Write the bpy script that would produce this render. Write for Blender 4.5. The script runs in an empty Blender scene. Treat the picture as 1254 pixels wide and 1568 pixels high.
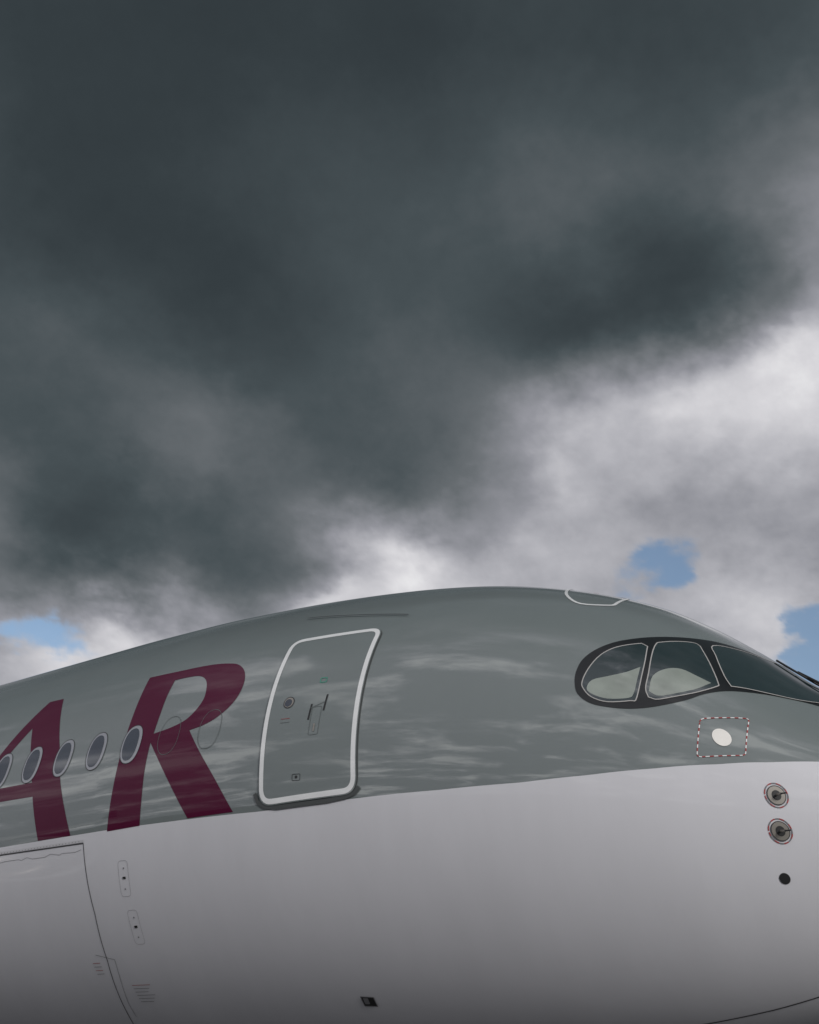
import bpy, bmesh, numpy as np, math, random
from mathutils import Vector, Matrix, noise as mnoise
sc=bpy.context.scene
ZG=5.3  # height of fuselage axis above the apron
# ---------------------------------------------------------------- fuselage lines (metres aft of nose)
S_T=np.array([0,.25,.5,1,1.5,2,2.5,3,4,5,6,7,8,9.5,11,40.,46,52,58,63,66])
TOP=np.array([-0.95,-0.414,-0.16,0.267,0.63,1.10,1.511,1.842,2.284,2.566,2.74,2.856,2.94,3.02,3.045,3.045,3.045,3.03,2.95,2.75,2.5])
WID=np.array([0.0,0.561,0.822,1.223,1.525,1.788,2.013,2.194,2.47,2.66,2.798,2.896,2.945,2.98,2.98,2.98,2.9,2.4,1.6,.8,.25])
BOT=np.array([-.95,-1.5,-1.78,-2.14,-2.39,-2.56,-2.68,-2.77,-2.89,-2.96,-3.0,-3.02,-3.035,-3.045,-3.045,-3.045,-2.7,-1.6,-.1,1.3,2.1])
ZC=np.array([-.95,-.90,-.86,-.77,-.68,-.6,-.52,-.44,-.3,-.18,-.1,-.05,-.02,0,0,0,.2,.8,1.6,2.1,2.3])
def pchip(x,y,xi):
    h=np.diff(x); d=np.diff(y)/h
    m=np.zeros_like(y)
    for i in range(1,len(x)-1):
        if d[i-1]*d[i]>0:
            w1=2*h[i]+h[i-1]; w2=h[i]+2*h[i-1]
            m[i]=(w1+w2)/(w1/d[i-1]+w2/d[i])
    m[0]=d[0]; m[-1]=d[-1]
    k=np.clip(np.searchsorted(x,xi)-1,0,len(x)-2)
    t=(xi-x[k])/h[k]
    return ((1+2*t)*(1-t)**2*y[k]+t*(1-t)**2*h[k]*m[k]+t*t*(3-2*t)*y[k+1]+t*t*(t-1)*h[k]*m[k+1])
T=np.sqrt(S_T)
def surf(s,th):
    s=np.asarray(s,float); th=np.asarray(th,float); t=np.sqrt(np.maximum(s,1e-9))
    a=pchip(T,TOP,t); w=pchip(T,WID,t); b=pchip(T,BOT,t); c=pchip(T,ZC,t)
    sn=np.sin(th)
    z=c+np.where(sn>0,(a-c)*sn,(c-b)*sn)
    return np.stack([-s+0*th, -w*np.cos(th), z+ZG],-1)
def surfn(s,th):
    e=2e-3
    s=np.asarray(s,float); th=np.asarray(th,float)
    ds=surf(s+e,th)-surf(np.maximum(s-e,1e-6),th); dt=surf(s,th+e)-surf(s,th-e)
    n=np.cross(dt,ds); n/=np.linalg.norm(n,axis=-1,keepdims=True)+1e-12
    return n
SGN=1.0 if surfn(12.,0.)[1]<0 else -1.0
def wid(s): return float(pchip(T,WID,np.sqrt(np.array([max(s,.01)])))[0])
# ---------------------------------------------------------------- materials
def mat(name):
    m=bpy.data.materials.new(name); m.use_nodes=True; return m,m.node_tree,m.node_tree.nodes["Principled BSDF"]
def simple(name,col,rough=.4,metal=0,coat=0,ior=1.5,noise=.08,scale=6):
    m,nt,b=mat(name)
    tc=nt.nodes.new("ShaderNodeTexCoord"); n=nt.nodes.new("ShaderNodeTexNoise"); n.inputs["Scale"].default_value=scale; n.inputs["Detail"].default_value=5
    nt.links.new(tc.outputs["Object"],n.inputs["Vector"])
    r=nt.nodes.new("ShaderNodeMapRange"); r.inputs[3].default_value=1-noise; r.inputs[4].default_value=1+noise
    nt.links.new(n.outputs["Fac"],r.inputs[0])
    v=nt.nodes.new("ShaderNodeVectorMath"); v.operation='SCALE'; v.inputs[0].default_value=col[:3]
    nt.links.new(r.outputs[0],v.inputs["Scale"]); nt.links.new(v.outputs[0],b.inputs["Base Color"])
    b.inputs["Roughness"].default_value=rough; b.inputs["Metallic"].default_value=metal; b.inputs["IOR"].default_value=ior
    b.inputs["Coat Weight"].default_value=coat; b.inputs["Coat Roughness"].default_value=.03; b.inputs["Coat IOR"].default_value=1.6
    return m
def hull_mat():
    m,nt,b=mat("airliner_paint"); N=nt.nodes; Lk=nt.links
    at=N.new("ShaderNodeAttribute"); at.attribute_name="zone"
    gt=N.new("ShaderNodeMath"); gt.operation='GREATER_THAN'; gt.inputs[1].default_value=0
    Lk.new(at.outputs["Fac"],gt.inputs[0])
    tc=N.new("ShaderNodeTexCoord")
    mp=N.new("ShaderNodeMapping"); mp.inputs["Scale"].default_value=(1.2,.5,.35); Lk.new(tc.outputs["Object"],mp.inputs[0])
    n=N.new("ShaderNodeTexNoise"); n.inputs["Scale"].default_value=1.6; n.inputs["Detail"].default_value=9; n.inputs["Roughness"].default_value=.65; Lk.new(mp.outputs[0],n.inputs[0])
    r=N.new("ShaderNodeMapRange"); r.inputs[3].default_value=.93; r.inputs[4].default_value=1.06; Lk.new(n.outputs["Fac"],r.inputs[0])
    mx=N.new("ShaderNodeMix"); mx.data_type='RGBA'; Lk.new(gt.outputs[0],mx.inputs[0])
    mx.inputs[6].default_value=(.60,.60,.63,1); mx.inputs[7].default_value=(.152,.176,.175,1)
    v=N.new("ShaderNodeVectorMath"); v.operation='SCALE'; Lk.new(mx.outputs[2],v.inputs[0]); Lk.new(r.outputs[0],v.inputs["Scale"])
    Lk.new(v.outputs[0],b.inputs["Base Color"])
    b.inputs["Roughness"].default_value=.5
    rr=N.new("ShaderNodeMapRange"); rr.inputs[3].default_value=.3; rr.inputs[4].default_value=1.0; Lk.new(gt.outputs[0],rr.inputs[0]); Lk.new(rr.outputs[0],b.inputs["Coat Weight"])
    b.inputs["Specular IOR Level"].default_value=.2
    b.inputs["Coat Roughness"].default_value=.015; b.inputs["Coat IOR"].default_value=1.8
    n2=N.new("ShaderNodeTexNoise"); n2.inputs["Scale"].default_value=1.1; n2.inputs["Detail"].default_value=2; Lk.new(tc.outputs["Object"],n2.inputs[0])
    bp=N.new("ShaderNodeBump"); bp.inputs["Strength"].default_value=.1; bp.inputs["Distance"].default_value=.03; Lk.new(n2.outputs["Fac"],bp.inputs["Height"])
    Lk.new(bp.outputs[0],b.inputs["Normal"]); Lk.new(bp.outputs[0],b.inputs["Coat Normal"])
    return m
M_hull=hull_mat()
M_bur=simple("burgundy_paint",(.072,.0015,.024),.4,coat=.3,ior=1.15,noise=.05)
M_grey=simple("grey_paint",(.152,.176,.175),.5,coat=1,ior=1.25,noise=.05,scale=2)
M_seam=simple("seam_dark",(.03,.03,.032),.7)
M_seam2=simple("seam_faint",(.10,.115,.115),.5)
M_seamw=simple("seam_on_white",(.16,.16,.17),.6)
M_stripe=simple("white_marking",(.70,.71,.71),.4,coat=.5)
M_lip=simple("door_lip_metal",(.06,.066,.066),.5)
M_mask=simple("black_mask",(.008,.009,.010),.3,coat=.2)
M_glass=simple("cockpit_glass",(.014,.026,.028),.02,ior=2.1,noise=.2)
M_reflect=simple("painted_reflection",(.235,.265,.235),.5,coat=1,noise=.5,scale=3.0)  # pale colour painting the bright reflection seen in the cockpit panes
M_seal=simple("window_seal",(.38,.37,.36),.4)
M_pane=simple("cabin_window",(.022,.032,.05),.08,ior=1.8,noise=.3,scale=3)
M_wframe=simple("window_frame",(.30,.31,.34),.3,metal=.2,coat=.5)
M_red=simple("red_marking",(.30,.03,.03),.5)
M_silver=simple("silver_plate",(.78,.76,.72),.4,metal=.2)
M_black=simple("black_rubber",(.012,.012,.013),.5)
M_green=simple("green_placard",(.05,.25,.18),.5)
M_metal=simple("bare_metal",(.30,.28,.25),.35,metal=.6)
M_sealant=simple("sealant",(.5,.5,.52),.6)
# ---------------------------------------------------------------- helpers
air=bpy.data.objects.new("airliner",None); sc.collection.objects.link(air)
def link(name,me,mats,parent=air):
    o=bpy.data.objects.new(name,me); sc.collection.objects.link(o); o.parent=parent
    for m in (mats if isinstance(mats,list) else [mats]): me.materials.append(m)
    return o
KY=2.9
def finish(bm,name,m,off):
    P=np.array([v.co[:] for v in bm.verts]); s=P[:,0]; th=P[:,1]/KY
    X=surf(s,th); Nn=surfn(s,th)*SGN
    X=X+Nn*off
    faces=[]
    for f in bm.faces:
        idx=[v.index for v in f.verts]
        a,b,c=X[idx[0]],X[idx[1]],X[idx[2]]
        if np.dot(np.cross(b-a,c-a),Nn[idx[0]])<0: idx=idx[::-1]
        faces.append(idx)
    me=bpy.data.meshes.new(name); me.from_pydata(X.tolist(),[],faces); 
    me.shade_smooth()
    me.normals_split_custom_set_from_vertices(Nn.tolist())
    bm.free()
    return link(name,me,m)
def smooth(pts,lim=38,n=5):
    P=[np.array([p[0],p[1]*.5]) for p in pts]; N=len(P); out=[]
    def corner(i):
        a=P[i]-P[i-1]; b=P[(i+1)%N]-P[i]
        c=np.dot(a,b)/(np.linalg.norm(a)*np.linalg.norm(b)+1e-9); return math.degrees(math.acos(max(-1,min(1,c))))>lim
    C=[corner(i) for i in range(N)]
    for i in range(N):
        p1=P[i];p2=P[(i+1)%N]
        p0=P[i-1] if not C[i] else p1-(p2-p1); p3=P[(i+2)%N] if not C[(i+1)%N] else p2+(p2-p1)
        for k in range(n):
            t=k/n
            q=.5*((2*p1)+(-p0+p2)*t+(2*p0-5*p1+4*p2-p3)*t*t+(-p0+3*p1-3*p2+p3)*t**3)
            out.append((q[0],q[1]*2))
    return out
def decal(name,loops,m,off=.004,step=.1,unit=True):
    bm=bmesh.new()
    for lp in loops:
        vs=[]
        for (s,t) in lp:
            if unit: s,t=s/100.,math.radians(t/10.)
            vs.append(bm.verts.new((s,t*KY,0)))
        for i in range(len(vs)): bm.edges.new((vs[i],vs[(i+1)%len(vs)]))
    bmesh.ops.triangle_fill(bm,use_beauty=True,use_dissolve=False,edges=bm.edges[:])
    xs=[v.co.x for v in bm.verts]; ys=[v.co.y for v in bm.verts]
    for ax,lo,hi in ((0,min(xs),max(xs)),(1,min(ys),max(ys))):
        k=math.ceil(lo/step)
        while k*step<hi:
            co=[0,0,0];no=[0,0,0];co[ax]=k*step+1e-4;no[ax]=1
            bmesh.ops.bisect_plane(bm,geom=bm.verts[:]+bm.edges[:]+bm.faces[:],plane_co=co,plane_no=no,dist=1e-6)
            k+=1
    bm.verts.ensure_lookup_table(); bm.verts.index_update()
    return finish(bm,name,m,off)
def resample(pts,step,closed):
    out=[];N=len(pts)
    for i in range(N if closed else N-1):
        a=np.array(pts[i],float);b=np.array(pts[(i+1)%N],float)
        L=np.hypot(b[0]-a[0],(b[1]-a[1])*max(wid(a[0]),.2)); k=max(1,int(math.ceil(L/step)))
        for j in range(k): out.append(tuple(a+(b-a)*j/k))
    if not closed: out.append(tuple(pts[-1]))
    return out
def strip(name,pts,w,m,off=.005,closed=False,unit=True,step=.06):
    if unit: pts=[(p[0]/100.,math.radians(p[1]/10.)) for p in pts]
    pts=resample(pts,step,closed); N=len(pts)
    Q=[np.array([s,t]) for s,t in pts]; W=[max(wid(q[0]),.2) for q in Q]
    L=[];R=[]
    for i in range(N):
        a=Q[i-1] if (closed or i>0) else Q[i]; b=Q[(i+1)%N] if (closed or i<N-1) else Q[i]
        p=Q[i]
        d1=(p-a)*[1,W[i]]; d2=(b-p)*[1,W[i]]
        l1,l2=np.linalg.norm(d1),np.linalg.norm(d2)
        if l1>1e-9: d1/=l1
        if l2>1e-9: d2/=l2
        d=d1+d2; d/=np.linalg.norm(d)+1e-12
        n=np.array([-d[1],d[0]]); 
        cc=1.0
        if l1>1e-9 and l2>1e-9: cc=max(.5,math.sqrt((1+float(np.dot(d1,d2)))/2))
        o=n*w/2/cc
        L.append((p[0]+o[0],p[1]+o[1]/W[i])); R.append((p[0]-o[0],p[1]-o[1]/W[i]))
    bm=bmesh.new()
    vl=[bm.verts.new((s,t*KY,0)) for s,t in L]; vr=[bm.verts.new((s,t*KY,0)) for s,t in R]
    for i in range(N if closed else N-1):
        j=(i+1)%N; bm.faces.new((vl[i],vl[j],vr[j],vr[i]))
    bm.verts.ensure_lookup_table(); bm.verts.index_update()
    return finish(bm,name,m,off)
def ell(s,t,a,b,n=40,p=2.0):
    out=[];s=s/100.;t=math.radians(t/10.);W=wid(s)
    for i in range(n):
        A=2*math.pi*i/n;c,d=math.cos(A),math.sin(A)
        x=a*math.copysign(abs(c)**(2/p),c);y=b*math.copysign(abs(d)**(2/p),d)
        out.append((s+x,t+y/W))
    return out
def rrect(cs,rad,n=7,grow=0):
    C=[np.array([c[0]/100.,math.radians(c[1]/10.)*2.75]) for c in cs]
    out=[];N=len(C)
    if grow:
        D=[]
        for i in range(N):
            e1=C[i]-C[i-1];e1/=np.linalg.norm(e1);e2=C[(i+1)%N]-C[i];e2/=np.linalg.norm(e2)
            D.append(C[i]+grow*(e1-e2)/max(.3,abs(e1[0]*e2[1]-e1[1]*e2[0])))
        C=D
    for i in range(N):
        p=C[i];a=C[i-1]-p;b=C[(i+1)%N]-p;a/=np.linalg.norm(a);b/=np.linalg.norm(b)
        A=p+a*rad;B=p+b*rad
        for k in range(n+1):
            t=k/n;q=(1-t)**2*A+2*t*(1-t)*p+t*t*B
            out.append((q[0],q[1]/2.75))
    return out
# ---------------------------------------------------------------- hull skin
BS=np.array([0,50,100,135,172,213,267,325,387,473,569,685,927,1127,8000])/100.
BA=np.array([34,26,17.5,11.9,7.1,3.4,0,-2.8,-5.1,-7.1,-8.5,-9.9,-10.1,-10.3,-10.3])
ss=np.concatenate([[.0005,.003,.01],np.linspace(0.0,.3,13)[1:],np.arange(.35,3,.05),np.arange(3,16,.1),np.arange(16,66.01,.5)])
nth=256; th=np.linspace(0,2*math.pi,nth,endpoint=False)
SG,TG=np.meshgrid(ss,th,indexing='ij')
V=surf(SG,TG).reshape(-1,3)
fold=np.degrees(np.arcsin(np.sin(TG)))
zone=(fold-np.interp(SG,BS,BA)).reshape(-1)
F=[]
for i in range(len(ss)-1):
    for j in range(nth):
        k=(j+1)%nth
        F.append((i*nth+j,i*nth+k,(i+1)*nth+k,(i+1)*nth+j))
F.append(tuple(range(nth))); F.append(tuple(range((len(ss)-1)*nth,len(ss)*nth))[::-1])
me=bpy.data.meshes.new("fuselage"); me.from_pydata(V.tolist(),[],F)
bm=bmesh.new(); bm.from_mesh(me); bmesh.ops.recalc_face_normals(bm,faces=bm.faces[:]); bm.to_mesh(me); bm.free()
me.shade_smooth()
a=me.attributes.new("zone",'FLOAT','POINT'); a.data.foreach_set("value",zone.astype(np.float32))
link("fuselage",me,M_hull)
# ---------------------------------------------------------------- titles
RO=[(922,-104),(918,-22),(916,54),(916,136),(919,211),(925,293),(878,294),(821,296),(787,289),(766,277),(750,250),(742,214),(743,177),(752,147),(768,123),(786,109),(806,102),(782,46),(751,-25),(724,-95),(791,-98),(819,-27),(846,38),(867,86),(867,27),(866,-39),(867,-101)]
RI=[(866,108),(866,157),(868,210),(869,262),(851,264),(828,262),(813,247),(804,223),(799,187),(804,158),(817,132),(839,117)]
AO=[(1347,-100),(1175,139),(1128,295),(1098,293),(1041,113),(1020,25),(1003,-40),(988,-101),(1050,-101),(1060,-51),(1072,6),(1205,10),(1284,-100)]
AI=[(1187,44),(1080,42),(1128,205)]
decal("letter_r",[smooth(RO),smooth(RI)],M_bur,.003)
decal("letter_a",[AO,AI],M_bur,.003)
sh=lambda L,d:[(s+d,t) for s,t in L]
decal("letter_t",[[(1600,-100),(1550,-100),(1545,235),(1420,235),(1425,295),(1730,295),(1725,235),(1600,235)]],M_bur,.003)
decal("letter_a_mid",[sh(AO,700),sh(AI,700)],M_bur,.003)
# ---------------------------------------------------------------- cabin windows
k=0
for side in (0,1):
    for i in range(52):
        s=901+63.5*i
        if 24<=i<=25 : continue
        fl=(lambda L:[(a,math.pi-b) for a,b in L]) if side else (lambda L:L)
        decal("window_frame_%d"%k,[fl(ell(s,91,.165,.245,36,2.3))],M_wframe,.005,unit=False,step=.12)
        decal("window_pane_%d"%k,[fl(ell(s+1.2,91,.125,.208,36,2.3))],M_pane,.0075,unit=False,step=.12)
        strip("window_rim_%d"%k,fl(ell(s,91,.168,.248,36,2.3)),.008,M_seam,.0065,closed=True,unit=False)
        k+=1
for s in (838,773):
    strip("blank_window_%d"%s,ell(s,98,.165,.245,40,2.3),.006,M_seam2,.0055,closed=True,unit=False)
# ---------------------------------------------------------------- door
DC=[(692,329),(575,348),(567,-68),(683,-83)]
def slab(name,loop,m,off,depth):
    decal(name,[loop],m,off,unit=False)
    s=np.array([p[0] for p in loop]);t=np.array([p[1] for p in loop])
    A=surf(s,t);n=surfn(s,t)*SGN;N=len(s)
    VV=np.concatenate([A+n*off,A+n*(off-depth)]).tolist()
    me=bpy.data.meshes.new(name+"_edge");me.from_pydata(VV,[],[(i,(i+1)%N,N+(i+1)%N,N+i) for i in range(N)])
    link(name+"_edge",me,M_lip)
slab("door_surround",resample(rrect(DC,.2,grow=.05),.05,True),M_lip,.006,.01)
slab("door_panel",resample(rrect(DC,.17,grow=.038),.05,True),M_grey,.018,.026)
strip("door_stripe",rrect(DC,.14,grow=.0),.055,M_stripe,.0205,closed=True,unit=False)
strip("door_sill",[(693,-62),(689,-80),(680,-90),(664,-94),(600,-87),(578,-81),(567,-74),(561,-62)],.045,M_lip,.012)
strip("rain_gutter",[(706,446),(690,443),(550,407)],.016,M_seam,.02)
decal("door_porthole_rim",[ell(661,137,.073,.073)],M_seam,.022,unit=False)
decal("door_porthole_ring",[ell(661,137,.062,.062)],M_metal,.0235,unit=False)
decal("door_porthole",[ell(661.6,136,.048,.048)],M_pane,.025,unit=False)
strip("door_handle_slot",[(630,90),(629,128)],.022,M_black,.022)
strip("door_handle_slot_b",[(612,110),(611,150)],.022,M_black,.022)
strip("door_handle_box",rrect([(627,120),(615,121),(615,55),(627,54)],.02),.005,M_seam2,.022,closed=True,unit=False)
strip("door_handle_link",[(630,118),(612,132)],.006,M_seam2,.023)
strip("door_handle_bar",[(621,62),(621,80)],.02,M_metal,.024)
strip("door_placard",rrect([(626,196),(618,196),(618,184),(626,184)],.01),.012,M_green,.022,closed=True,unit=False)
strip("door_latch",rrect([(643,-29),(633,-29),(633,-42),(643,-42)],.01),.005,M_seam,.022,closed=True,unit=False)
decal("door_latch_dot",[ell(638,-35,.016,.016,16)],M_black,.022,unit=False)
for i,t in enumerate((97,88)):
    strip("door_text_%d"%i,[(667,t),(655,t)],.005,(M_red,M_seam2)[i],.022)
# ---------------------------------------------------------------- cockpit
MT=[(338,202),(338,236),(334,277),(324,319),(309,362),(290,404),(266,460),(245,515),(225,577),(206,636),(188,690),(178,760),(173,830)]
MB=[(118,487),(136,466),(150,441),(167,398),(187,348),(207,305),(223,263),(238,219),(260,178),(280,155),(300,146),(321,149),(334,170)]
mir=lambda L:[(s,1800-t) for s,t in L][::-1]
low=[(102,830),(106,720),(110,600)]
outer=MT+[(171,900)]+mir(MT)+mir(MB)+mir(low)+[(101,900)]+low+MB
decal("cockpit_mask",[smooth(outer,n=4)],M_mask,.005,step=.07)
P1=[(331,205),(327,248),(318,302),(305,344),(284,386),(278,380),(277,299),(280,188),(286,173),(306,159),(321,166),(329,186)]
P2=[(272,394),(266,426),(243,484),(236,482),(224,410),(214,331),(215,306),(233,249),(260,198),(270,196),(273,222),(272,280)]
P3=[(227,524),(209,596),(190,665),(181,750),(177,870),(109,870),(113,720),(122,570),(143,468),(172,391),(203,335),(210,374),(221,464)]
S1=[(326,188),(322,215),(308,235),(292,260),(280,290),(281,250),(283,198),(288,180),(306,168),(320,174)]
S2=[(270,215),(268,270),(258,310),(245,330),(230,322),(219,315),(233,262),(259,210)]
for i,p in enumerate((P1,P2,P3)):
    for sd in (0,1):
        q=smooth(p,60,4); q=mir(q) if sd else q
        decal("cockpit_pane_%d_%d"%(i,sd),[q],M_glass,.009,step=.07)
        strip("cockpit_seal_%d_%d"%(i,sd),q,.010,M_seal,.0105,closed=True)
for i,p in enumerate((S1,S2)): decal("painted_reflection_%d"%i,[smooth(p,60,4)],M_reflect,.0098,step=.07)  # reflection patches painted over the lower glass, no blind behind it
def tube(name,pts,r,m):
    cu=bpy.data.curves.new(name,'CURVE');cu.dimensions='3D';cu.bevel_depth=r;cu.bevel_resolution=2
    sp=cu.splines.new('POLY');sp.points.add(len(pts)-1)
    for i,p in enumerate(pts): sp.points[i].co=(*p,1)
    o=bpy.data.objects.new(name,cu);sc.collection.objects.link(o);o.parent=air;cu.materials.append(m);return o
def on(s,t,off):
    s/=100.;t=math.radians(t/10.);return (surf(s,t)+surfn(s,t)*SGN*off).tolist()
for sd in (0,1):
    f=(lambda t:1800-t) if sd else (lambda t:t)
    tube("wiper_arm_%d"%sd,[on(100,f(640),.02),on(112,f(650),.06),on(135,f(700),.065),on(168,f(760),.04)],.014,M_black)
    tube("wiper_blade_%d"%sd,[on(128,f(800),.03),on(150,f(745),.035),on(185,f(735),.03)],.012,M_black)
# ---------------------------------------------------------------- escape hatch
HT=[(382,574),(396,650),(411,788),(400,812),(373,800),(345,770),(334,718),(330,600),(334,562),(361,531)]
strip("escape_hatch_outline",smooth(HT,80,4),.035,M_stripe,.005,closed=True)
strip("escape_hatch_handle",[(372,700),(366,700)],.02,M_red,.006)
# ---------------------------------------------------------------- dashed panel + probes
def dashes(name,loop,w,d,ms,off=.006):
    P=resample(loop,.012,True); n=max(1,int(d/.012)); i=0;c=0
    while i<len(P)-2:
        seg=P[i:i+n+1]
        if len(seg)>2 and ms[c%len(ms)]: strip("%s_%d"%(name,c),seg,w,ms[c%len(ms)],off,unit=False,step=.05)
        i+=n;c+=1
dashes("static_area",rrect([(226,167),(187,221),(191,77),(230,45)],.05),.009,.045,[M_red,M_stripe])
decal("static_plate",[ell(209,122,.078,.09)],M_silver,.006,unit=False)
def probe(nm,s,t):
    dashes(nm+"_ring",ell(s,t,.088,.096,60),.009,.048,[M_red,M_seamw])
    decal(nm+"_plate",[ell(s,t,.070,.075)],M_metal,.008,unit=False)
    strip(nm+"_plate_edge",ell(s,t,.070,.075),.007,M_seam,.0085,closed=True,unit=False)
    decal(nm+"_cup",[ell(s,t,.036,.04)],M_black,.011,unit=False)
    b=Vector(on(s,t,.0));n=Vector((surfn(s/100.,math.radians(t/10.))*SGN).tolist())
    aft=Vector((-1,0,0))
    tube(nm+"_arm",[b,b+n*.05,b+n*.07+aft*-.03],.010,M_metal)
    tube(nm+"_tip",[b+n*.07+aft*-.025,b+n*.075+aft*-.075],.007,M_seam)
probe("air_probe_a",171,-37); probe("air_probe_b",173,-135)
decal("static_port",[ell(178,-262,.042,.045)],M_black,.006,unit=False)
decal("drain_opening",[[(619,-500),(604,-503),(605,-527),(620,-525)]],M_black,.006)
decal("drain_lip",[[(617,-503),(611,-504),(612,-520),(618,-520)]],M_seamw,.008)
strip("drain_rim",[(619,-500),(604,-503),(605,-527),(620,-525)],.010,M_seamw,.007,closed=True)
# ---------------------------------------------------------------- seams
strip("panel_seam_a",[(964,-122),(960,-206),(956,-278),(958,-384),(973,-547),(985,-650)],.010,M_seam,.004)
strip("panel_seam_top",[(964,-122),(1126,-121),(1500,-121)],.012,M_seam,.004)
strip("panel_band",[(964,-117),(1126,-116),(1500,-116)],.03,M_sealant,.0035)
zz=[]
random.seed(3)
x=968
while x<1500:
    zz.append((x,-137+random.choice((0,2,-2,-3)))); x+=random.choice((5,11,17,24))
strip("sealant_line",zz,.004,M_seamw,.004)
for i in range(40): decal("rivet_%d"%i,[ell(972+6*i,-117,.006,.006,8)],M_seamw,.0055,unit=False)
strip("gear_bay_seam",[(520,-655),(402,-661),(337,-667),(275,-665),(226,-661),(183,-654),(150,-640)],.014,M_seam,.004)
strip("gear_bay_seam_b",[(337,-667),(345,-740),(345,-900)],.014,M_seam,.004)
for (s,t) in ((897,-208),(893,-314)):
    strip("access_panel_%d"%-t,rrect([(s+8,t+38),(s-8,t+38),(s-8,t-38),(s+8,t-38)],.05),.003,M_seamw,.004,closed=True,unit=False)
    decal("access_dot_%d"%-t,[[(s+2,t+4),(s-3,t+4),(s-3,t-1),(s+2,t-1)]],M_black,.005)
    decal("access_dot_b_%d"%-t,[ell(s,t-22,.010,.010,12)],M_seamw,.005,unit=False)
    decal("access_dot_c_%d"%-t,[ell(s-1,t+22,.010,.010,12)],M_seamw,.005,unit=False)
for i in range(6):
    strip("placard_text_%d"%i,[(935,-450-9*i),(905+4*(i%3),-450-9*i)],.006,(M_red,M_seamw)[i>0],.005)
for i in range(4):
    strip("placard_text_b_%d"%i,[(985,-390-9*i),(972,-390-9*i)],.006,(M_red,M_seamw)[i%2],.005)
strip("panel_seam_c",[(945,-384),(948,-420),(958,-500),(960,-540)],.006,M_seamw,.004)
strip("panel_seam_d",[(975,-370),(945,-384)],.006,M_seamw,.004)
# ---------------------------------------------------------------- rest of aircraft
def prism(name,root,tip,m,tc=.11):
    prof=[(0,0),(.03,.35),(.12,.8),(.35,1),(.65,.75),(1,.02),(.65,-.35),(.35,-.55),(.12,-.45),(.03,-.25)]
    VV=[]
    up=Vector((0,0,1)) if abs(tip[0][1]-root[0][1])>abs(tip[0][2]-root[0][2]) else Vector((0,1,0))
    for (le,c) in (root,tip):
        for a,b in prof: VV.append(Vector(le)+Vector((-a*c,0,0))+up*b*c*tc*.6)
    n=len(prof);FF=[(i,(i+1)%n,n+(i+1)%n,n+i) for i in range(n)]+[tuple(range(n))[::-1],tuple(range(n,2*n))]
    me=bpy.data.meshes.new(name);me.from_pydata([v[:] for v in VV],[],FF)
    bm=bmesh.new();bm.from_mesh(me);bmesh.ops.recalc_face_normals(bm,faces=bm.faces[:]);bm.to_mesh(me);bm.free();me.shade_smooth()
    return link(name,me,m)
def lathe(name,prof,loc,m,n=40,axis='x'):
    VV=[];FF=[]
    for (x,r) in prof:
        for i in range(n):
            A=2*math.pi*i/n;VV.append((loc[0]+x,loc[1]+r*math.cos(A),loc[2]+r*math.sin(A)) if axis=='x' else (loc[0]+r*math.cos(A),loc[1]+x,loc[2]+r*math.sin(A)))
    for i in range(len(prof)-1):
        for j in range(n): k=(j+1)%n;FF.append((i*n+j,i*n+k,(i+1)*n+k,(i+1)*n+j))
    me=bpy.data.meshes.new(name);me.from_pydata(VV,[],FF);me.shade_smooth();return link(name,me,m)
M_white=simple("white_paint",(.6,.6,.62),.35,coat=.3)
for sg in (-1,1):
    prism("wing_%d"%sg,((-22,sg*2.2,3.6),11),((-38,sg*30,6.2),2.6),M_white)
    prism("wing_tip_%d"%sg,((-38,sg*30,6.2),2.6),((-40.5,sg*32,8.3),.9),M_white)
    prism("tailplane_%d"%sg,((-56,sg*.8,7.2),5.5),((-62,sg*9.3,8.2),2),M_white)
    lathe("engine_nacelle_%d"%sg,[(-.3,1.45),(0,1.6),(-.1,1.75),(-.6,1.9),(-2.2,1.98),(-4,1.8),(-5.2,1.45),(-5.2,1.0),(-6.6,.5),(-7.2,.05)],(-20.5,sg*10.5,2.9),M_white)
    lathe("engine_intake_%d"%sg,[(-.3,1.45),(-1.2,1.5),(-1.3,.3),(-.8,.02)],(-20.5,sg*10.5,2.9),M_metal)
    prism("engine_pylon_%d"%sg,((-22.5,sg*10.5,4.6),7),((-24,sg*10.5,5.4),5),M_white)
    for x in (-33.2,-35.2):
        for y in (4.4,5.8): lathe("main_wheel_%d_%d_%d"%(sg,-x*10,y*10),[(-.25,.02),(-.25,.4),(-.22,.62),(-.1,.7),(.1,.7),(.22,.62),(.25,.4),(.25,.02)],(x,sg*y,.7),M_black,axis='y')
    tube("main_strut_%d"%sg,[(-34.2,sg*5.1,.7),(-34.2,sg*4.9,3.9)],.2,M_metal)
    tube("main_bogie_%d"%sg,[(-33.2,sg*5.1,.7),(-35.2,sg*5.1,.7)],.14,M_metal)
    lathe("nose_wheel_%d"%sg,[(-.17,.02),(-.17,.3),(-.14,.47),(-.06,.52),(.06,.52),(.14,.47),(.17,.3),(.17,.02)],(-4.6,sg*.38,.52),M_black,axis='y')
prism("tail_fin",((-52,0,8.1),8.5),((-61,0,17.0),3),M_bur)
tube("nose_strut",[(-4.6,0,.52),(-4.5,0,2.7)],.12,M_metal)
tube("nose_axle",[(-4.6,-.4,.52),(-4.6,.4,.52)],.07,M_metal)
tube("nose_drag_brace",[(-4.55,0,1.4),(-3.2,0,2.6)],.06,M_metal)
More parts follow.
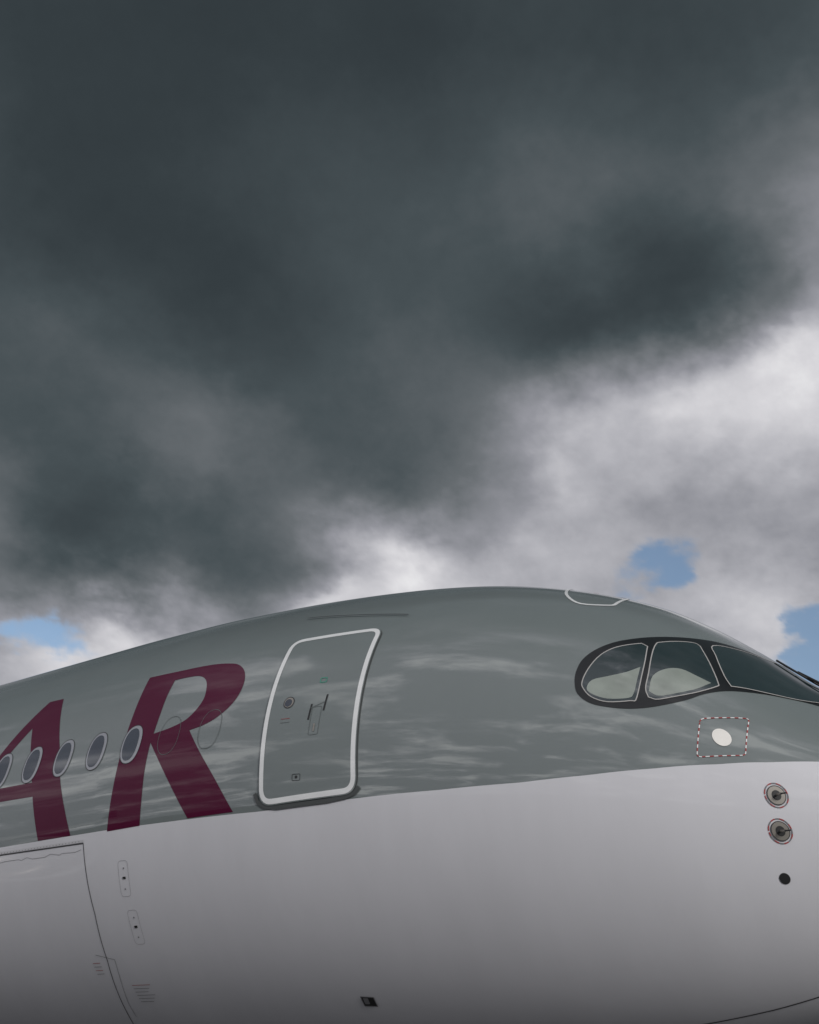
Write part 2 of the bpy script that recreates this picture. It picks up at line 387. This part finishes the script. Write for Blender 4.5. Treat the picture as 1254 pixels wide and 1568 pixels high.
# ---------------------------------------------------------------- apron
m,nt,b=mat("apron_concrete")
tc=nt.nodes.new("ShaderNodeTexCoord");n=nt.nodes.new("ShaderNodeTexNoise");n.inputs["Scale"].default_value=.4;n.inputs["Detail"].default_value=10
nt.links.new(tc.outputs["Object"],n.inputs[0]);r=nt.nodes.new("ShaderNodeValToRGB");r.color_ramp.elements[0].color=(.05,.05,.05,1);r.color_ramp.elements[1].color=(.10,.10,.098,1)
nt.links.new(n.outputs["Fac"],r.inputs[0]);nt.links.new(r.outputs[0],b.inputs["Base Color"]);b.inputs["Roughness"].default_value=.8
me=bpy.data.meshes.new("apron_ground");R=4500;me.from_pydata([(-R,-R,0),(R,-R,0),(R,R,0),(-R,R,0)],[],[(0,1,2,3)])
o=bpy.data.objects.new("apron_ground",me);sc.collection.objects.link(o);me.materials.append(m)
# ---------------------------------------------------------------- storm cloud bank (distant sky sheet): azimuth*10, elevation*10, brightness
TG_="""1575,499,60 1441,532,57 1281,548,58 1116,542,66 947,511,78 1551,444,64 1424,473,60 1276,488,69 1125,483,82 1030,475,80 969,449,114 1529,384,68
1478,420,57 1366,422,66 1263,429,80 1156,420,80 1087,420,74 1020,429,104 979,416,136 989,379,168 1014,381,86 1047,401,78 1488,354,90 1411,375,72
1336,370,77 1248,382,85 1159,379,71 1102,381,66 1052,374,118 1023,359,215 996,351,180 1486,313,82 1422,325,100 1354,340,82 1268,339,86 1200,346,108
1140,350,136 1085,352,176 1052,333,184 1500,282,82 1447,293,78 1374,303,106 1309,316,86 1246,318,108 1200,318,132 1164,302,174 1118,317,176 1064,307,184 1008,299,178
1491,247,118 1450,254,80 1391,262,84 1334,278,112 1282,285,104 1234,282,140 1177,278,160 1126,279,160 1069,273,164 1016,260,156 1466,227,95 1417,238,86 1362,244,94 1323,243,114
1304,243,190 1257,261,205 1218,257,176 1167,256,176 1125,251,166 1080,247,174 1047,230,176 1021,233,166 1466,212,130 1421,218,200 1378,221,142 1471,189,192 1442,197,168 1044,209,188
860,350,170 860,240,165 850,470,115 1640,220,140 1640,350,85 1340,180,150 1180,180,160"""
def dirv(az,el):
    a,e=math.radians(az),math.radians(el);return np.array([math.cos(a)*math.cos(e),math.sin(a)*math.cos(e),math.sin(e)])
D=[];Vt=[]
for t in TG_.split():
    a_,e_,v_=map(float,t.split(","));D.append(dirv(a_/10,e_/10));Vt.append(v_)
D=np.array(D);Vt=np.array(Vt)
KR=200.
A=np.exp(-KR*(1-D@D.T))
w=np.linalg.solve(A.T@A+.015*np.eye(len(D)),A.T@(Vt-84.))
az=np.radians(np.arange(78,176.01,.13)); el=np.radians(np.arange(8,64.01,.13))
AZ,EL=np.meshgrid(az,el,indexing='ij')
DD=np.stack([np.cos(AZ)*np.cos(EL),np.sin(AZ)*np.cos(EL),np.sin(EL)],-1).reshape(-1,3)
pp=DD/(DD[:,2:3]+.30)
n1=np.empty((len(pp),3));f1=np.empty(len(pp));f2=np.empty(len(pp));f3=np.empty(len(pp))
fr=mnoise.fractal
for i,q in enumerate(pp.tolist()):
    x,y,z=q
    n1[i,0]=fr((x*6+7,y*6,z*5),.65,2.1,6)
    n1[i,1]=fr((x*6,y*6+31,z*5+3),.65,2.1,6)
    n1[i,2]=fr((x*6-19,y*6,z*5+11),.65,2.1,6)
    f1[i]=fr((x*5+50,y*5,z*5),.75,2.1,7)
    f2[i]=fr((x*2.2,y*2.2+9,z*2),.9,2.,4)
    f3[i]=fr((x*13,y*13+70,z*9),.7,2.1,5)
dw=DD+n1*.024; dw/=np.linalg.norm(dw,axis=1,keepdims=True)
B=np.full(len(DD),84.)
for i in range(len(D)): B+=w[i]*np.exp(-KR*(1-dw@D[i]))
for a_,e_,kk,wt in [(102.2,35.9,2000,34),(99.8,35.2,3000,12),(125.9,25.8,2600,22),(130.4,24.2,5000,34),(142.1,21.6,4000,26),(116.4,30.4,4000,20),(107,33.2,3000,12),(101.4,38.2,3500,-12),(137.0,30.6,4000,8),(104.5,29.5,3500,10),(110.5,29.0,4000,-8),(120,28.8,4000,-8)]:
    B+=wt*np.exp(-kk*(1-dw@dirv(a_,e_)))
amp=np.clip((B-70)*.17+3.5,3.5,18)
Vc=B+amp*(f1*1.0+f2*.2+f3*.35)
Vc=np.maximum(Vc,53+.3*(Vc-53))
hl=[(111.0,25.9,5500,.8),(112.6,24.7,9000,.6),(109.4,25.3,9000,.5),(145.6,20.5,5000,.65),(143.8,19.9,7000,.5),(147.2,19.8,7000,.4),(102.9,21.2,7000,.7),(102.4,19.6,2600,1),(101.0,20.2,1800,1)]
h=np.zeros(len(DD))
for a_,e_,kk,wt in hl: h+=wt*np.exp(-kk*(1-dw@dirv(a_,e_)))
h+=(f1*.5+f3*.6)*np.clip(h*3,0,1)
h=np.clip((h-.15)/1.0,0,1); h=h*h*(3-2*h)*.92
ed=np.minimum(np.minimum(AZ-az[0],az[-1]-AZ),np.minimum(EL-el[0]+.03,el[-1]-EL)).reshape(-1)/math.radians(7)
ed=np.clip(ed,0,1); ed=ed*ed*(3-2*ed)
alpha=ed*(1-h)
na,ne=AZ.shape
idx=np.arange(na*ne).reshape(na,ne)
quads=np.stack([idx[:-1,:-1],idx[1:,:-1],idx[1:,1:],idx[:-1,1:]],-1).reshape(-1,4)
me=bpy.data.meshes.new("sky")
me.vertices.add(na*ne); me.vertices.foreach_set("co",(DD*4200).astype(np.float32).ravel())
me.loops.add(quads.size); me.loops.foreach_set("vertex_index",quads.astype(np.int32).ravel())
me.polygons.add(len(quads)); me.polygons.foreach_set("loop_start",(np.arange(len(quads))*4).astype(np.int32))
try: me.polygons.foreach_set("loop_total",np.full(len(quads),4,np.int32))
except Exception: pass
me.update(calc_edges=True)
for nm,arr in (("cloud",Vc/255.),("alpha",alpha)):
    at=me.attributes.new(nm,'FLOAT','POINT'); at.data.foreach_set("value",arr.astype(np.float32))
so_=bpy.data.objects.new("sky",me); sc.collection.objects.link(so_)
lin=lambda c:((c/255.+.055)/1.055)**2.4
st=[(35,(37,43,47)),(60,(54,62,66)),(80,(71,80,84)),(110,(103,108,112)),(150,(147,148,155)),(180,(180,180,186)),(215,(214,213,217)),(255,(255,255,255))]
def ramp(nt,fac):
    cr=nt.nodes.new("ShaderNodeValToRGB");nt.links.new(fac,cr.inputs[0]);els=cr.color_ramp.elements
    while len(els)<len(st): els.new(.5)
    for e,(pos,c) in zip(els,st): e.position=pos/255.;e.color=(lin(c[0]),lin(c[1]),lin(c[2]),1)
    return cr.outputs[0]
m=bpy.data.materials.new("storm_cloud");m.use_nodes=True;nt=m.node_tree;nt.nodes.clear();N=nt.nodes;Lk=nt.links
a1=N.new("ShaderNodeAttribute");a1.attribute_name="cloud";a2=N.new("ShaderNodeAttribute");a2.attribute_name="alpha"
tc=N.new("ShaderNodeTexCoord");ns=N.new("ShaderNodeTexNoise");ns.inputs["Scale"].default_value=.012;ns.inputs["Detail"].default_value=4;ns.inputs["Roughness"].default_value=.6
Lk.new(tc.outputs["Object"],ns.inputs["Vector"])
s1=N.new("ShaderNodeMath");s1.operation='SUBTRACT';Lk.new(ns.outputs["Fac"],s1.inputs[0]);s1.inputs[1].default_value=.5
s2=N.new("ShaderNodeMath");s2.operation='MULTIPLY';Lk.new(s1.outputs[0],s2.inputs[0]);Lk.new(a1.outputs["Fac"],s2.inputs[1])
s3=N.new("ShaderNodeMath");s3.operation='MULTIPLY_ADD';Lk.new(s2.outputs[0],s3.inputs[0]);s3.inputs[1].default_value=.09;Lk.new(a1.outputs["Fac"],s3.inputs[2])
em=N.new("ShaderNodeEmission");Lk.new(ramp(nt,s3.outputs[0]),em.inputs[0]);tr=N.new("ShaderNodeBsdfTransparent")
mx=N.new("ShaderNodeMixShader");Lk.new(a2.outputs["Fac"],mx.inputs[0]);Lk.new(tr.outputs[0],mx.inputs[1]);Lk.new(em.outputs[0],mx.inputs[2])
out=N.new("ShaderNodeOutputMaterial");Lk.new(mx.outputs[0],out.inputs[0])
try: m.cycles.emission_sampling='NONE'
except Exception: pass
me.materials.append(m)
# ---------------------------------------------------------------- world
wd=bpy.data.worlds.new("World");sc.world=wd;wd.use_nodes=True
nt=wd.node_tree;N=nt.nodes;Lk=nt.links;N.clear()
def mth(op,a,b=None,c=None,clamp=False):
    n=N.new("ShaderNodeMath");n.operation=op;n.use_clamp=clamp
    for i,x in enumerate((a,b,c)):
        if x is None: continue
        if isinstance(x,(int,float)): n.inputs[i].default_value=x
        else: Lk.new(x,n.inputs[i])
    return n.outputs[0]
tc=N.new("ShaderNodeTexCoord")
sep=N.new("ShaderNodeSeparateXYZ");Lk.new(tc.outputs["Generated"],sep.inputs[0])
inv=mth('DIVIDE',1.0,mth('ADD',mth('MAXIMUM',sep.outputs[2],0.0),.30))
vs=N.new("ShaderNodeVectorMath");vs.operation='SCALE';Lk.new(tc.outputs["Generated"],vs.inputs[0]);Lk.new(inv,vs.inputs["Scale"])
ns=N.new("ShaderNodeTexNoise");ns.inputs["Scale"].default_value=3.0;ns.inputs["Detail"].default_value=9;ns.inputs["Roughness"].default_value=.62;ns.inputs["Distortion"].default_value=.3
Lk.new(vs.outputs[0],ns.inputs["Vector"])
mr=N.new("ShaderNodeMapRange");mr.interpolation_type='SMOOTHSTEP';Lk.new(mth('MULTIPLY',sep.outputs[1],-1.0),mr.inputs[0]);mr.inputs[1].default_value=-.05;mr.inputs[2].default_value=.5;mr.inputs[3].default_value=80;mr.inputs[4].default_value=140
mb=N.new("ShaderNodeMapRange");mb.interpolation_type='SMOOTHSTEP';Lk.new(mth('MULTIPLY',sep.outputs[1],-1.0),mb.inputs[0]);mb.inputs[1].default_value=-.05;mb.inputs[2].default_value=.35;mb.inputs[3].default_value=15;mb.inputs[4].default_value=120
wp=N.new("ShaderNodeMapRange");wp.interpolation_type='SMOOTHSTEP';Lk.new(ns.outputs["Fac"],wp.inputs[0]);wp.inputs[1].default_value=.46;wp.inputs[2].default_value=.66
Vv=mth('MULTIPLY_ADD',wp.outputs[0],mb.outputs[0],mr.outputs[0])
fac=mth('DIVIDE',Vv,255.,clamp=True)
col=ramp(nt,fac)
hm=N.new("ShaderNodeMapRange");hm.interpolation_type='SMOOTHSTEP';Lk.new(sep.outputs[1],hm.inputs[0]);hm.inputs[1].default_value=.25;hm.inputs[2].default_value=.4
h2=N.new("ShaderNodeMapRange");h2.interpolation_type='SMOOTHSTEP';Lk.new(sep.outputs[2],h2.inputs[0]);h2.inputs[1].default_value=.5;h2.inputs[2].default_value=.7;h2.inputs[3].default_value=1;h2.inputs[4].default_value=0
hole=mth('MULTIPLY',hm.outputs[0],h2.outputs[0])
sky=N.new("ShaderNodeTexSky");sky.sky_type='NISHITA';sky.sun_disc=False;sky.sun_elevation=math.radians(19);sky.sun_rotation=math.radians(115)
b1=N.new("ShaderNodeBackground");b1.inputs[1].default_value=.13;Lk.new(sky.outputs[0],b1.inputs[0])
b2=N.new("ShaderNodeBackground");b2.inputs[1].default_value=1.35;Lk.new(col,b2.inputs[0])
ms=N.new("ShaderNodeMixShader");Lk.new(hole,ms.inputs[0]);Lk.new(b2.outputs[0],ms.inputs[1]);Lk.new(b1.outputs[0],ms.inputs[2])
out=N.new("ShaderNodeOutputWorld");Lk.new(ms.outputs[0],out.inputs[0])
# ---------------------------------------------------------------- sun
sd=bpy.data.lights.new("sun",'SUN');sd.energy=2.1;sd.angle=math.radians(12);sd.color=(1,.97,.94)
so=bpy.data.objects.new("sun",sd);sc.collection.objects.link(so)
sdir=Vector((.86,-.40,.32)).normalized(); so.rotation_euler=sdir.to_track_quat('Z','Y').to_euler(); so.location=(0,-20,40)
# ---------------------------------------------------------------- camera
cx,cy,cz,psi,pt,rl,f=1.0408,-11.2782,-3.1325,0.62,0.5024,0.0239,1601.66
fh=Vector((-math.sin(psi),math.cos(psi),0));Rv=Vector((math.cos(psi),math.sin(psi),0));Z=Vector((0,0,1))
Fv=math.cos(pt)*fh+math.sin(pt)*Z;U=-math.sin(pt)*fh+math.cos(pt)*Z
R2=math.cos(rl)*Rv+math.sin(rl)*U;U2=-math.sin(rl)*Rv+math.cos(rl)*U
cd=bpy.data.cameras.new("camera");cd.sensor_fit='VERTICAL';cd.sensor_height=36;cd.lens=36*f/1568;cd.clip_end=12000
co=bpy.data.objects.new("camera",cd);sc.collection.objects.link(co)
M=Matrix((R2,U2,-Fv)).transposed().to_4x4();M.translation=Vector((cx,cy,cz+ZG));co.matrix_world=M
sc.camera=co
sc.view_settings.view_transform='Standard';sc.view_settings.look='None';sc.view_settings.exposure=0
